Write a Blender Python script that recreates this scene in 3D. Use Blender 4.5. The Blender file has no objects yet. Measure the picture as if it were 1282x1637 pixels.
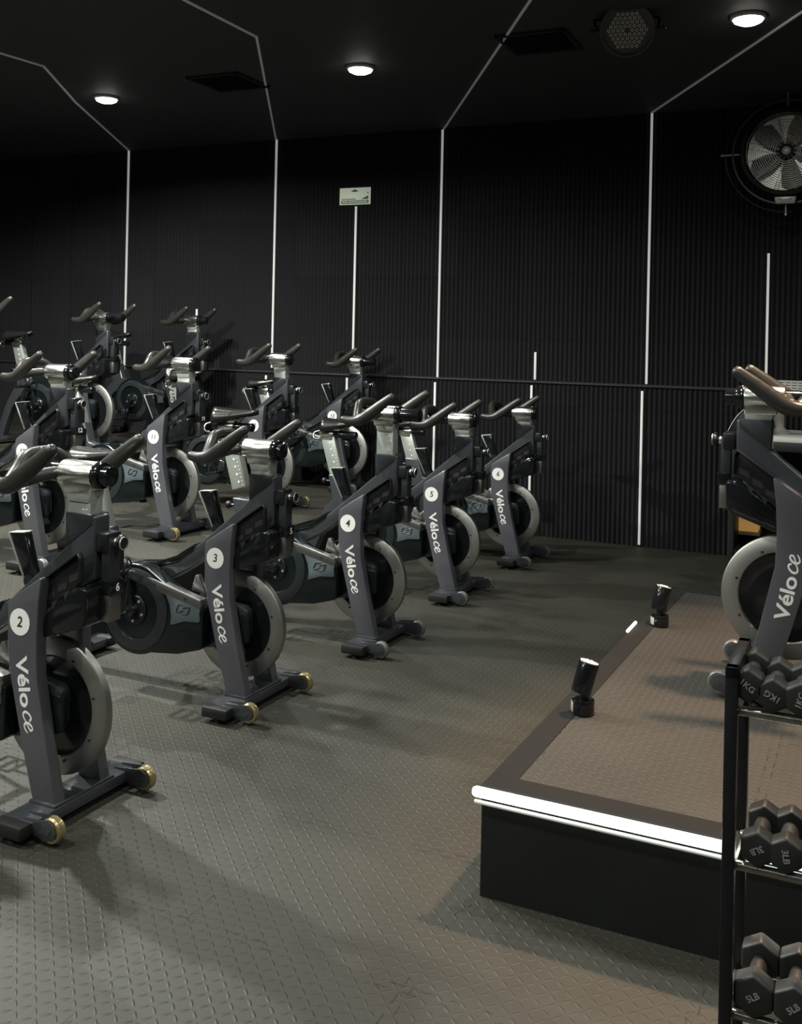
import bpy, bmesh, math, random
from mathutils import Vector, Matrix
R = math.radians
SC = bpy.context.scene
COL = SC.collection
random.seed(7)

# ------------------------------------------------------------------ camera, world, exposure
F, CX, CY, ROLL, EYE = 1620.0, 641.0, 539.4, 0.021, 1.5
cd = bpy.data.cameras.new('camera'); cam = bpy.data.objects.new('camera', cd); COL.objects.link(cam)
cd.sensor_fit = 'HORIZONTAL'; cd.sensor_width = 36.0; cd.lens = 36.0 * F / 1282.0
cd.shift_x = 0.0; cd.shift_y = -(818.5 - CY) / 1282.0; cd.clip_start = 0.05
_c, _s = math.cos(ROLL), math.sin(ROLL)
cam.matrix_world = Matrix(((_c, -_s, 0, 0), (0, 0, -1, 0), (_s, _c, 0, EYE), (0, 0, 0, 1)))
SC.camera = cam
SC.view_settings.view_transform = 'Standard'; SC.view_settings.look = 'None'
SC.view_settings.gamma = 1.0; SC.view_settings.use_curve_mapping = False
SC.view_settings.exposure = 0.0
w = bpy.data.worlds.new('World'); SC.world = w; w.use_nodes = True
w.node_tree.nodes['Background'].inputs[0].default_value = (0.9, 1.0, 1.05, 1)
w.node_tree.nodes['Background'].inputs[1].default_value = 0.03
LAMP_W = 56.0            # each ceiling downlight
WARM_W = 95.0            # warm spot over the stage

def ray(px, py):
    dx, dy = px - CX, py - CY
    a = dx * _c + dy * _s; b = -dx * _s + dy * _c
    return Vector((a / F, 1.0, -b / F))
def on_z(px, py, z):
    r = ray(px, py); t = (z - EYE) / r.z
    return Vector((r.x * t, t, z))

# ------------------------------------------------------------------ materials
def mat(name, col, rough=0.5, metal=0.0, spec=0.5, emit=None, es=0.0, coat=0.0, noise=None, trans=0.0, alpha=1.0):
    m = bpy.data.materials.new(name); m.use_nodes = True
    nt = m.node_tree; b = nt.nodes['Principled BSDF']
    b.inputs['Base Color'].default_value = (*col, 1); b.inputs['Roughness'].default_value = rough
    b.inputs['Metallic'].default_value = metal; b.inputs['Specular IOR Level'].default_value = spec
    b.inputs['Coat Weight'].default_value = coat; b.inputs['Coat Roughness'].default_value = 0.12
    b.inputs['Transmission Weight'].default_value = trans
    if emit: b.inputs['Emission Color'].default_value = (*emit, 1); b.inputs['Emission Strength'].default_value = es
    if noise:
        sc, amt = noise
        tc = nt.nodes.new('ShaderNodeTexCoord'); n = nt.nodes.new('ShaderNodeTexNoise')
        n.inputs['Scale'].default_value = sc; n.inputs['Detail'].default_value = 4
        nt.links.new(tc.outputs['Object'], n.inputs['Vector'])
        mx = nt.nodes.new('ShaderNodeMix'); mx.data_type = 'RGBA'; mx.blend_type = 'MIX'
        mx.inputs[6].default_value = (*[c * (1 - amt) for c in col], 1); mx.inputs[7].default_value = (*[min(1, c * (1 + amt)) for c in col], 1)
        nt.links.new(n.outputs['Fac'], mx.inputs[0]); nt.links.new(mx.outputs[2], b.inputs['Base Color'])
        mr = nt.nodes.new('ShaderNodeMapRange'); mr.inputs[3].default_value = max(0, rough - 0.06); mr.inputs[4].default_value = min(1, rough + 0.06)
        nt.links.new(n.outputs['Fac'], mr.inputs[0]); nt.links.new(mr.outputs[0], b.inputs['Roughness'])
    return m
def brushed(name, col, rough):
    m = mat(name, col, rough, 1.0); nt = m.node_tree; b = nt.nodes['Principled BSDF']
    tc = nt.nodes.new('ShaderNodeTexCoord'); mp = nt.nodes.new('ShaderNodeMapping'); mp.inputs['Scale'].default_value = (4, 60, 300)
    n = nt.nodes.new('ShaderNodeTexNoise'); n.inputs['Scale'].default_value = 3.0
    bp = nt.nodes.new('ShaderNodeBump'); bp.inputs['Strength'].default_value = 0.05; bp.inputs['Distance'].default_value = 0.001
    nt.links.new(tc.outputs['Object'], mp.inputs['Vector']); nt.links.new(mp.outputs[0], n.inputs['Vector'])
    nt.links.new(n.outputs['Fac'], bp.inputs['Height']); nt.links.new(bp.outputs[0], b.inputs['Normal'])
    return m
def rubber_mat(name, base, pitch=0.034, tile=0.61, bump=0.6):
    m = bpy.data.materials.new(name); m.use_nodes = True; nt = m.node_tree; N = nt.nodes; L = nt.links
    b = N['Principled BSDF']
    tc = N.new('ShaderNodeTexCoord'); sp = N.new('ShaderNodeSeparateXYZ'); L.new(tc.outputs['Object'], sp.inputs[0])
    def M(op, a, c=None, d=None):
        n = N.new('ShaderNodeMath'); n.operation = op
        for i, v in enumerate((a, c, d)):
            if v is None: continue
            if isinstance(v, (int, float)): n.inputs[i].default_value = v
            else: L.new(v, n.inputs[i])
        return n.outputs[0]
    gx = M('DIVIDE', sp.outputs[0], pitch); gy = M('DIVIDE', sp.outputs[1], pitch)
    fx = M('SUBTRACT', M('FRACT', gx), 0.5); fy = M('SUBTRACT', M('FRACT', gy), 0.5)
    par = M('MODULO', M('ABSOLUTE', M('ADD', M('FLOOR', gx), M('FLOOR', gy))), 2.0)
    a1 = M('MULTIPLY', M('ADD', fx, fy), 0.707); a2 = M('MULTIPLY', M('SUBTRACT', fx, fy), 0.707)
    inv = M('SUBTRACT', 1.0, par)
    A = M('ADD', M('MULTIPLY', a1, par), M('MULTIPLY', a2, inv)); B = M('ADD', M('MULTIPLY', a2, par), M('MULTIPLY', a1, inv))
    e = M('ADD', M('POWER', M('ABSOLUTE', M('DIVIDE', A, 0.5)), 2.0), M('POWER', M('ABSOLUTE', M('DIVIDE', B, 0.15)), 2.0))
    h = M('SUBTRACT', 1.0, M('MINIMUM', e, 1.0))
    # interlocking seams: square-wave teeth along each joint
    def seam(p, q):
        wv = M('MULTIPLY', M('SIGN', M('SINE', M('MULTIPLY', q, 2 * math.pi / 0.076))), 0.011)
        t = M('DIVIDE', M('ADD', M('ADD', p, wv), 0.23), tile)
        d = M('MULTIPLY', M('ABSOLUTE', M('SUBTRACT', M('FRACT', t), 0.5)), tile)
        return M('LESS_THAN', d, 0.0016)
    s = M('MAXIMUM', seam(sp.outputs[0], sp.outputs[1]), seam(sp.outputs[1], sp.outputs[0]))
    n0 = N.new('ShaderNodeTexNoise'); n0.inputs['Scale'].default_value = 9.0; L.new(tc.outputs['Object'], n0.inputs['Vector'])
    s = M('MULTIPLY', s, M('GREATER_THAN', n0.outputs['Fac'], 0.5))
    n1 = N.new('ShaderNodeTexNoise'); n1.inputs['Scale'].default_value = 1.7; n1.inputs['Detail'].default_value = 5; L.new(tc.outputs['Object'], n1.inputs['Vector'])
    n2 = N.new('ShaderNodeTexNoise'); n2.inputs['Scale'].default_value = 260; n2.inputs['Detail'].default_value = 3; L.new(tc.outputs['Object'], n2.inputs['Vector'])
    cr = N.new('ShaderNodeMapRange'); L.new(n1.outputs['Fac'], cr.inputs[0]); cr.inputs[1].default_value = .3; cr.inputs[2].default_value = .7
    cr.inputs[3].default_value = 0.8; cr.inputs[4].default_value = 1.15
    fac0 = M('ADD', M('MULTIPLY', h, .25), .93)
    fac = M('MULTIPLY', M('MULTIPLY', M('MULTIPLY', cr.outputs[0], fac0), M('ADD', M('MULTIPLY', n2.outputs['Fac'], .3), .85)), M('SUBTRACT', 1.0, M('MULTIPLY', s, .85)))
    mx = N.new('ShaderNodeVectorMath'); mx.operation = 'SCALE'; mx.inputs[0].default_value = base; L.new(fac, mx.inputs['Scale'])
    L.new(mx.outputs[0], b.inputs['Base Color'])
    b.inputs['Specular IOR Level'].default_value = 0.45
    rr = M('ADD', M('MULTIPLY', n1.outputs['Fac'], 0.16), 0.50); L.new(rr, b.inputs['Roughness'])
    bp = N.new('ShaderNodeBump'); bp.inputs['Strength'].default_value = bump; bp.inputs['Distance'].default_value = 0.0025
    hh = M('SUBTRACT', M('ADD', h, M('MULTIPLY', n2.outputs['Fac'], .12)), M('MULTIPLY', s, 1.5))
    L.new(hh, bp.inputs['Height']); L.new(bp.outputs[0], b.inputs['Normal'])
    return m
def foam_mat(name, col):
    m = mat(name, col, 0.85, spec=0.25); nt = m.node_tree; N = nt.nodes; L = nt.links; b = N['Principled BSDF']
    tc = N.new('ShaderNodeTexCoord'); br = N.new('ShaderNodeTexBrick'); mp = N.new('ShaderNodeMapping')
    sx = N.new('ShaderNodeSeparateXYZ'); cx = N.new('ShaderNodeCombineXYZ')
    L.new(tc.outputs['Object'], sx.inputs[0]); L.new(sx.outputs[0], cx.inputs[0]); L.new(sx.outputs[2], cx.inputs[1])
    br.offset = 0.0; br.inputs['Scale'].default_value = 1.0; br.inputs['Brick Width'].default_value = 0.5; br.inputs['Row Height'].default_value = 0.5
    br.inputs['Mortar Size'].default_value = 0.003
    br.inputs['Color1'].default_value = (*[c * .88 for c in col], 1); br.inputs['Color2'].default_value = (*[c * 1.15 for c in col], 1)
    br.inputs['Mortar'].default_value = (*[c * .6 for c in col], 1)
    L.new(cx.outputs[0], br.inputs['Vector']); L.new(br.outputs['Color'], b.inputs['Base Color'])
    return m

M_ = dict(
    frame=mat('gunmetal_paint', (.068, .074, .084), .32, .5, coat=.8),
    leg=mat('leg_paint', (.115, .115, .132), .36, .4, coat=.5),
    neck=mat('neck_paint', (.034, .038, .044), .42, .35, coat=.2),
    chrome=mat('polished_steel', (.86, .89, .83), .24, 1.0),
    ruler=mat('satin_steel', (.60, .64, .59), .34, .7),
    alu=brushed('satin_aluminium', (.43, .43, .40), .42),
    bar=brushed('grey_steel', (.30, .30, .29), .40),
    black=mat('black_plastic', (.011, .012, .013), .30, spec=.5, noise=(30, .2)),
    gloss=mat('gloss_black', (.008, .009, .010), .12, spec=.6),
    guard=mat('guard_plastic', (.0045, .0075, .0082), .20, spec=.5, noise=(8, .2)),
    guard2=mat('guard_trim', (.018, .022, .024), .35),
    panel=mat('guard_panel', (.085, .105, .118), .40, noise=(25, .1)),
    emblem=mat('emblem_dark', (.018, .022, .026), .4),
    grip=mat('grip_rubber', (.026, .025, .022), .33, spec=.5, noise=(60, .15)),
    saddle=mat('saddle_vinyl', (.012, .0115, .0105), .25, spec=.6, noise=(60, .15)),
    white=mat('white_print', (.80, .80, .77), .5),
    ink=mat('black_ink', (.02, .02, .02), .5),
    brass=mat('clear_yellow_wheel', (.42, .34, .17), .25, .6),
    grey=mat('grey_wheel', (.16, .16, .155), .35, .2),
    dark=mat('dark_steel', (.04, .042, .046), .35, .6),
    rubber=mat('foot_rubber', (.008, .008, .008), .6),
    wallm=foam_mat('acoustic_foam', (.0165, .0172, .0182)),
    walls=mat('smooth_black_wall', (.010, .011, .012), .8, noise=(2, .2)),
    ceil=mat('ceiling_black', (.042, .043, .048), .7, noise=(1.5, .2)),
    trim=mat('foam_trim', (.022, .023, .024), .6),
    stage=mat('stage_black', (.006, .008, .007), .55, noise=(5, .3)),
    edge=mat('stage_edging', (.009, .009, .0085), .8, spec=.25, noise=(20, .3)),
    led=mat('led_white', (.9, .9, .9), .4, emit=(.93, 1, .93), es=4.5),
    lip_reflect=mat('led_lip_reflection', (.6, .62, .58), .35, emit=(.93, 1, .93), es=.10),  # weak emission stands in for strip light reflected by the lower profile
    wline=mat('wall_line', (.7, .7, .68), .5, emit=(.95, .97, .93), es=.26),
    cline=mat('ceiling_line', (.5, .5, .5), .5, emit=(.95, .97, 1), es=.045),
    lamp=mat('downlight_glow', (1, 1, 1), .5, emit=(1, .97, .88), es=14),
    lamprim=mat('downlight_rim', (.5, .5, .48), .5),
    vent=mat('vent_dark', (.010, .010, .012), .7),
    signw=mat('sign_cream', (.84, .88, .74), .45, emit=(.85, 1, .75), es=.16),
    signg=mat('sign_green', (.04, .10, .06), .45),
    rack=mat('rack_black', (.014, .014, .016), .38, .3, noise=(20, .2)),
    rackrod=mat('rack_steel', (.40, .38, .34), .3, .9),
    db=mat('dumbbell_rubber', (.021, .021, .0195), .45, noise=(40, .2)),
    dbtxt=mat('dumbbell_print', (.24, .24, .23), .5),
    lens=mat('par_lens', (.85, .85, .80), .3, .0),
    par=mat('par_body', (.07, .07, .07), .4, .2),
    fanb=mat('fan_black', (.010, .010, .011), .35),
    fans=brushed('fan_steel', (.55, .56, .50), .30),
    blade=mat('fan_blade', (.48, .48, .44), .4, .5),
    desk=mat('desk_black', (.012, .012, .013), .5, noise=(6, .3)),
    desktop=mat('desk_white', (.62, .62, .58), .4),
    wood=mat('amber_box', (.42, .22, .07), .4, emit=(1, .55, .16), es=.22),
    woodd=mat('tan_card', (.22, .14, .08), .6),
    silver=mat('silver_plastic', (.52, .50, .46), .35, .2),
    spotlens=mat('spot_lens', (.8, .75, .66), .2, emit=(1, .88, .72), es=.45),
    floor=rubber_mat('rubber_floor', (.0325, .0305, .0230), pitch=.029, bump=.7),
    mat2=rubber_mat('stage_rubber', (.036, .034, .029), pitch=.026, tile=.61, bump=.8),
)

# ------------------------------------------------------------------ mesh helpers
class MB:
    def __init__(s): s.bm = bmesh.new(); s.mi = 0
    def _mark(s, faces):
        for f in faces: f.material_index = s.mi; f.smooth = True
    def _bevel(s, faces, off, seg=2, ang=25):
        es = set()
        for f in faces:
            for e in f.edges: es.add(e)
        es = [e for e in es if len(e.link_faces) == 2 and e.calc_face_angle(0) > R(ang)]
        r = bmesh.ops.bevel(s.bm, geom=es, offset=off, segments=seg, affect='EDGES', profile=.5, clamp_overlap=True)
        s._mark(r['faces'])
    def prism(s, poly, y0, y1, bevel=0.0, axis='y', seg=2):
        def P(a, b, c): return (a, c, b) if axis == 'y' else ((a, b, c) if axis == 'z' else (c, a, b))
        v0 = [s.bm.verts.new(P(a, b, y0)) for a, b in poly]; v1 = [s.bm.verts.new(P(a, b, y1)) for a, b in poly]
        fs = [s.bm.faces.new(v0), s.bm.faces.new(list(reversed(v1)))]; n = len(poly)
        for i in range(n):
            j = (i + 1) % n
            fs.append(s.bm.faces.new((v0[j], v0[i], v1[i], v1[j])))
        bmesh.ops.recalc_face_normals(s.bm, faces=fs)
        s._mark(fs)
        if bevel: s._bevel(fs, bevel, seg)
        return s
    def box(s, c, d, bevel=0.0, rot=None, seg=2):
        m = Matrix.Translation(c) @ (rot if rot else Matrix.Identity(4)) @ Matrix.Diagonal((*d, 1))
        r = bmesh.ops.create_cube(s.bm, size=1, matrix=m)
        fs = list({f for v in r['verts'] for f in v.link_faces}); s._mark(fs)
        if bevel: s._bevel(fs, bevel, seg)
        return s
    def cyl(s, p0, p1, r0, r1=None, seg=20, bevel=0.0, caps=True):
        p0, p1 = Vector(p0), Vector(p1); d = p1 - p0; r1 = r0 if r1 is None else r1
        q = d.to_track_quat('Z', 'Y').to_matrix().to_4x4()
        r = bmesh.ops.create_cone(s.bm, cap_ends=caps, cap_tris=False, segments=seg, radius1=r0, radius2=r1, depth=d.length, matrix=Matrix.Translation((p0 + p1) / 2) @ q)
        fs = list({f for v in r['verts'] for f in v.link_faces}); s._mark(fs)
        if bevel: s._bevel(fs, bevel, 2, 50)
        return s
    def sph(s, c, r, sc=(1, 1, 1), seg=16):
        q = bmesh.ops.create_uvsphere(s.bm, u_segments=seg, v_segments=seg // 2 + 1, radius=r, matrix=Matrix.Translation(c) @ Matrix.Diagonal((*sc, 1)))
        s._mark({f for v in q['verts'] for f in v.link_faces}); return s
    def tube(s, pts, r, seg=12, smooth=0, flat=1.0):
        pts = [Vector(p) for p in pts]; rs = r if isinstance(r, (list, tuple)) else [r] * len(pts)
        if smooth:
            np_, nr = [], []
            for i in range(len(pts) - 1):
                p0 = pts[max(i - 1, 0)]; p1 = pts[i]; p2 = pts[i + 1]; p3 = pts[min(i + 2, len(pts) - 1)]
                for k in range(smooth):
                    t = k / smooth
                    np_.append(.5 * ((2 * p1) + (p2 - p0) * t + (2 * p0 - 5 * p1 + 4 * p2 - p3) * t * t + (3 * p1 - p0 - 3 * p2 + p3) * t ** 3))
                    nr.append(rs[i] * (1 - t) + rs[i + 1] * t)
            np_.append(pts[-1]); nr.append(rs[-1]); pts, rs = np_, nr
        rings = []; up = Vector((0, 0, 1)); prev = None
        for i, p in enumerate(pts):
            t = (pts[min(i + 1, len(pts) - 1)] - pts[max(i - 1, 0)]).normalized()
            if prev is None:
                a = t.cross(up)
                if a.length < .1: a = t.cross(Vector((1, 0, 0)))
            else: a = prev - t * prev.dot(t)
            a.normalize(); prev = a; b = t.cross(a)
            rings.append([s.bm.verts.new(p + (a * math.cos(2 * math.pi * k / seg) * flat + b * math.sin(2 * math.pi * k / seg)) * rs[i]) for k in range(seg)])
        fs = []
        for i in range(len(rings) - 1):
            for k in range(seg): fs.append(s.bm.faces.new((rings[i][k], rings[i][(k + 1) % seg], rings[i + 1][(k + 1) % seg], rings[i + 1][k])))
        for rg, p, sgn in ((rings[0], pts[0], -1), (rings[-1], pts[-1], 1)):
            t = (pts[1] - pts[0]).normalized() if sgn < 0 else (pts[-1] - pts[-2]).normalized()
            rr = rs[0] if sgn < 0 else rs[-1]
            mid = [s.bm.verts.new(p + (v.co - p) * .7 + t * sgn * rr * .55) for v in rg]; tip = s.bm.verts.new(p + t * sgn * rr * .75)
            for k in range(seg):
                fs.append(s.bm.faces.new((rg[k], rg[(k + 1) % seg], mid[(k + 1) % seg], mid[k]))); fs.append(s.bm.faces.new((mid[k], mid[(k + 1) % seg], tip)))
        bmesh.ops.recalc_face_normals(s.bm, faces=fs); s._mark(fs); return s
    def lathe(s, prof, c=(0, 0, 0), axis='y', seg=48, closed=False):
        c = Vector(c); rings = []
        for r, h in prof:
            rg = []
            for k in range(seg):
                a = 2 * math.pi * k / seg; x, z = r * math.cos(a), r * math.sin(a)
                rg.append(s.bm.verts.new(c + Vector((x, h, z) if axis == 'y' else ((x, z, h) if axis == 'z' else (h, x, z)))))
            rings.append(rg)
        fs = []; n = len(rings)
        for i in range(n if closed else n - 1):
            A, B = rings[i], rings[(i + 1) % n]
            for k in range(seg): fs.append(s.bm.faces.new((A[k], A[(k + 1) % seg], B[(k + 1) % seg], B[k])))
        if not closed:
            fs.append(s.bm.faces.new(rings[0])); fs.append(s.bm.faces.new(rings[-1]))
        bmesh.ops.recalc_face_normals(s.bm, faces=fs); s._mark(fs); return s
    def mesh(s, name, mats, ang=32):
        me = bpy.data.meshes.new(name); s.bm.to_mesh(me); s.bm.free()
        for m in (mats if isinstance(mats, (list, tuple)) else [mats]): me.materials.append(m)
        me.set_sharp_from_angle(angle=R(ang)); return me
def link(name, me, parent=None, loc=None, rot=None):
    o = bpy.data.objects.new(name, me); COL.objects.link(o)
    if parent: o.parent = parent
    if loc is not None: o.location = loc
    if rot is not None: o.rotation_euler = rot
    return o
def thing(name, label, cat, loc=(0, 0, 0), rz=0, group=None, me=None):
    o = bpy.data.objects.new(name, me); COL.objects.link(o); o.location = loc; o.rotation_euler = (0, 0, rz)
    if me is None: o.empty_display_size = .1
    o['label'] = label; o['category'] = cat
    if group: o['group'] = group
    return o
def struct(name, me, loc=(0, 0, 0), rz=0, label=None, cat=None):
    o = bpy.data.objects.new(name, me); COL.objects.link(o); o.location = loc; o.rotation_euler = (0, 0, rz); o['kind'] = 'structure'
    if label: o['label'] = label
    if cat: o['category'] = cat
    return o
def text_mesh(txt, size, offset=0.0, shear=0.0, depth=.0006, m=None, align='CENTER', space=1.0):
    cu = bpy.data.curves.new('lettering', 'FONT'); cu.body = txt; cu.size = size; cu.offset = offset; cu.shear = shear
    cu.extrude = depth; cu.align_x = align; cu.align_y = 'CENTER'; cu.space_character = space; cu.resolution_u = 3
    o = bpy.data.objects.new('lettering', cu); COL.objects.link(o); bpy.context.view_layer.update()
    me = bpy.data.meshes.new_from_object(o.evaluated_get(bpy.context.evaluated_depsgraph_get()))
    bpy.data.objects.remove(o); bpy.data.curves.remove(cu)
    me.name = 'lettering'; me.materials.clear(); me.materials.append(m or M_['white']); return me
def xform(me, M):
    me.transform(M); return me
def join_meshes(a, b):
    bm = bmesh.new(); bm.from_mesh(a); bm.from_mesh(b); bm.to_mesh(a); bm.free(); return a
def smooth_poly(pts, n=4):
    out = []; N = len(pts)
    for i in range(N):
        p0, p1, p2, p3 = (Vector((*pts[(i + k) % N][:2], 0)) for k in (-1, 0, 1, 2))
        if len(pts[i]) > 2 or len(pts[(i + 1) % N]) > 2 and False:
            out.append(tuple(p1[:2])); continue
        for k in range(n):
            t = k / n; q = .5 * ((2 * p1) + (p2 - p0) * t + (2 * p0 - 5 * p1 + 4 * p2 - p3) * t * t + (3 * p1 - p0 - 3 * p2 + p3) * t ** 3)
            out.append((q.x, q.y))
    return out

# ------------------------------------------------------------------ room
TH = R(24.5); WD = Vector((math.cos(TH), -math.sin(TH), 0)); WN = Vector((-math.sin(TH), -math.cos(TH), 0)); W0 = Vector((0, 8.3, 0))
CEIL = 3.19
S0, S1, DEP = -5.4, 6.4, 11.0
def wp(s, off, z): return W0 + WD * s + WN * off + Vector((0, 0, z))
def on_wall(px, py, off=0.0):
    r = ray(px, py); n = Vector((WN.x, WN.y)); t = (W0.dot(WN) + off) / (r.x * WN.x + r.y * WN.y)
    p = Vector((r.x * t, t, EYE + r.z * t)); d = p - W0
    return d.dot(WD), p.z
ROT = -TH
def slab(x0, x1, y0, y1, z0, z1, m, name):
    b = MB(); b.box(((x0 + x1) / 2, (y0 + y1) / 2, (z0 + z1) / 2), (x1 - x0, y1 - y0, z1 - z0)); return b.mesh(name, m)
# frame: origin W0, x along wall, -y towards the room
struct('floor', slab(S0, S1, -DEP, 0.2, -.12, 0, M_['floor'], 'floor'), W0, ROT)
struct('ceiling', slab(S0, S1, -DEP, 0.2, CEIL, CEIL + .12, M_['ceil'], 'ceiling'), W0, ROT)
struct('wall_left', slab(S0 - .12, S0, -DEP, .2, 0, CEIL, M_['walls'], 'wall_left'), W0, ROT)
struct('wall_right', slab(S1, S1 + .12, -DEP, .2, 0, CEIL, M_['walls'], 'wall_right'), W0, ROT)
struct('wall_front', slab(S0, S1, -DEP - .12, -DEP, 0, CEIL, M_['walls'], 'wall_front'), W0, ROT)
def ridged(z0, z1, off, pitch=.036, depth=.018):
    bm = bmesh.new(); n = int((S1 - S0) / pitch); rows = []
    for i in range(2 * n + 1):
        x = S0 + i * pitch / 2; y = -(off + (depth if i % 2 else 0))
        rows.append((bm.verts.new((x, y, z0)), bm.verts.new((x, y, z1))))
    for a, b in zip(rows, rows[1:]): bm.faces.new((a[0], b[0], b[1], a[1]))
    # body behind the ridges
    x0, x1 = S0, rows[-1][0].co.x
    v = [bm.verts.new(p) for p in ((x0, .1, z0), (x1, .1, z0), (x1, .1, z1), (x0, .1, z1))]
    bm.faces.new((v[3], v[2], v[1], v[0]))
    bm.faces.new([v[3]] + [r[1] for r in rows] + [v[2]]); bm.faces.new(([v[0]] + [r[0] for r in rows] + [v[1]])[::-1])
    bmesh.ops.recalc_face_normals(bm, faces=bm.faces)
    me = bpy.data.meshes.new('foam_panel'); bm.to_mesh(me); bm.free(); me.materials.append(M_['wallm']); return me
struct('wall_back', ridged(1.19, CEIL, 0.0), W0, ROT)
struct('wall_back_lower', ridged(0, 1.165, .022), W0, ROT)
SEAM = 1.178
b = MB(); b.box(((S0 + S1) / 2, -.02, SEAM), (S1 - S0, .05, .014), .003); struct('trim_1', b.mesh('ledge', M_['trim']), W0, ROT)

# white lines on the wall and on the ceiling
def wall_line(px0, py0, px1, py1, off, wd=.017):
    s0, z0 = on_wall(px0, py0, off); s1, z1 = on_wall(px1, py1, off)
    s = (s0 + s1) / 2
    b = MB(); b.box((s, -off, (z0 + z1) / 2), (wd, .014, abs(z1 - z0)), .003); return b.mesh('strip', M_['wline']), s, z0, z1
LN = [('white light line on the back wall farthest left, behind the top tier', [(205.5, 241, 199, 596, .025)]),
      ('white light line on the back wall behind the bike numbered 12', [(441, 222, 436, 588, .025), (426, 600, 424, 640, .047)]),
      ('thin white light line running down the wall from the evacuation sign', [(570, 330, 563, 594, .025), (556, 604, 553, 640, .047)]),
      ('white light line in the middle of the back wall above the seam', [(709, 207, 698, 603, .025)]),
      ('short white light line on the lower wall behind the bike numbered 5', [(695, 611, 693, 760, .047)]),
      ('short white light line ending just above the wall seam near the bike numbered 6', [(856, 563, 855, 607, .025)]),
      ('white light line on the lower wall directly behind the bike numbered 6', [(850, 616, 846, 790, .047)]),
      ('tall white light line on the back wall left of the round fan', [(1042, 180, 1033.5, 614, .025)]),
      ('white light line on the lower wall reaching the floor near the stage', [(1026, 625, 1022, 871, .047)]),
      ('white light line on the wall above the DJ desk', [(1228, 405, 1225, 618, .025)]),
      ('short white light stub above the handlebars of the rearmost bike', [(315, 494, 313, 560, .025)])]
for lab, segs in LN:
    if len(segs) == 1:
        me, *_ = wall_line(*segs[0]); o = thing('light_line', lab, 'light strip', W0, ROT, 'white lines on the back wall', me)
    else:
        o = thing('light_line', lab, 'light strip', W0, ROT, 'white lines on the back wall')
        for sg in segs: link('light_segment', wall_line(*sg)[0], o)
CLN = [('white line crossing the ceiling above the left end of the room', [(0, 85), (70, 106), (120, 163), (205.5, 240)]),
       ('white line bending across the ceiling above the bike numbered 12', [(285, -5), (410, 59), (441, 222)]),
       ('white line slanting over the ceiling right of the middle downlight', [(852, -6), (709, 207)]),
       ('white line slanting over the ceiling below the right downlight', [(1290, 14), (1042, 180)])]
for lab, pts in CLN:
    P = [on_z(x, y, CEIL - .006) for x, y in pts]
    b = MB()
    for a, c in zip(P, P[1:]):
        d = c - a; ang = math.atan2(d.y, d.x)
        b.box((a + c) / 2, (d.length + .01, .014, .010), .002, Matrix.Rotation(ang, 4, 'Z'))
    thing('light_line', lab, 'light strip', (0, 0, 0), 0, 'white lines on the ceiling', b.mesh('strip', M_['cline']))

# ceiling downlights
g = Vector((.455, .89, 0)) * 2.2; hrow = [Vector((-2.16, 7.31, 0)), Vector((-.29, 6.35, 0)), Vector((1.75, 5.21, 0)), Vector((3.8, 4.15, 0))]
b = MB(); b.lathe([(.088, 0), (.088, -.012), (.078, -.020), (.074, -.016)], (0, 0, 0), 'z', 40); rim_me = b.mesh('rim', M_['lamprim'])
b = MB(); b.lathe([(.074, -.014), (.070, -.030), (.045, -.042), (.01, -.046)], (0, 0, 0), 'z', 40); dif_me = b.mesh('diffuser', M_['lamp'])
NAMES = {(0, 0): 'glowing round downlight over the left rows of bikes', (0, 1): 'glowing round downlight above the evacuation sign', (0, 2): 'glowing round downlight above the fan at top right'}
LMUL = [[1.05, .42, .14, .15], [4.5, 1.05, .4, .3], [1.1, 1.0, .45, .3], [1, .8, .1, .1]]
for j in range(4):
    for i, p0 in enumerate(hrow):
        p = p0 - g * j
        lx = (p - W0).dot(WD)
        if not (S0 + .3 < lx < S1 - .3): continue
        if j == 0 and i < 3:
            t = thing('downlight', NAMES[(0, i)], 'ceiling light', (p.x, p.y, CEIL), 0, 'round ceiling downlights')
        else:
            t = thing('downlight', 'round recessed downlight in the black ceiling outside the picture', 'ceiling light', (p.x, p.y, CEIL), 0, 'round ceiling downlights')
        link('rim', rim_me, t); link('diffuser', dif_me, t)
        ld = bpy.data.lights.new('downlight_lamp', 'AREA'); ld.shape = 'DISK'; ld.size = .13; ld.energy = LAMP_W; ld.color = (.98, 1, .93)
        ld.spread = R(165)
        ld.energy = LAMP_W * LMUL[j][i]
        lo = bpy.data.objects.new('downlight_lamp', ld); COL.objects.link(lo); lo.parent = t; lo.location = (0, 0, -.052)
# warm spot over the stage
ld = bpy.data.lights.new('stage_spot', 'SPOT'); ld.energy = WARM_W * 6.0; ld.color = (1, .66, .42); ld.spot_size = R(64); ld.spot_blend = .5; ld.shadow_soft_size = .06
lo = bpy.data.objects.new('stage_spot', ld); COL.objects.link(lo); lo.location = (1.65, 3.75, 3.12)
lo.rotation_euler = (Vector((1.6, 3.2, .3)) - lo.location).to_track_quat('-Z', 'Y').to_euler()

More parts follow.
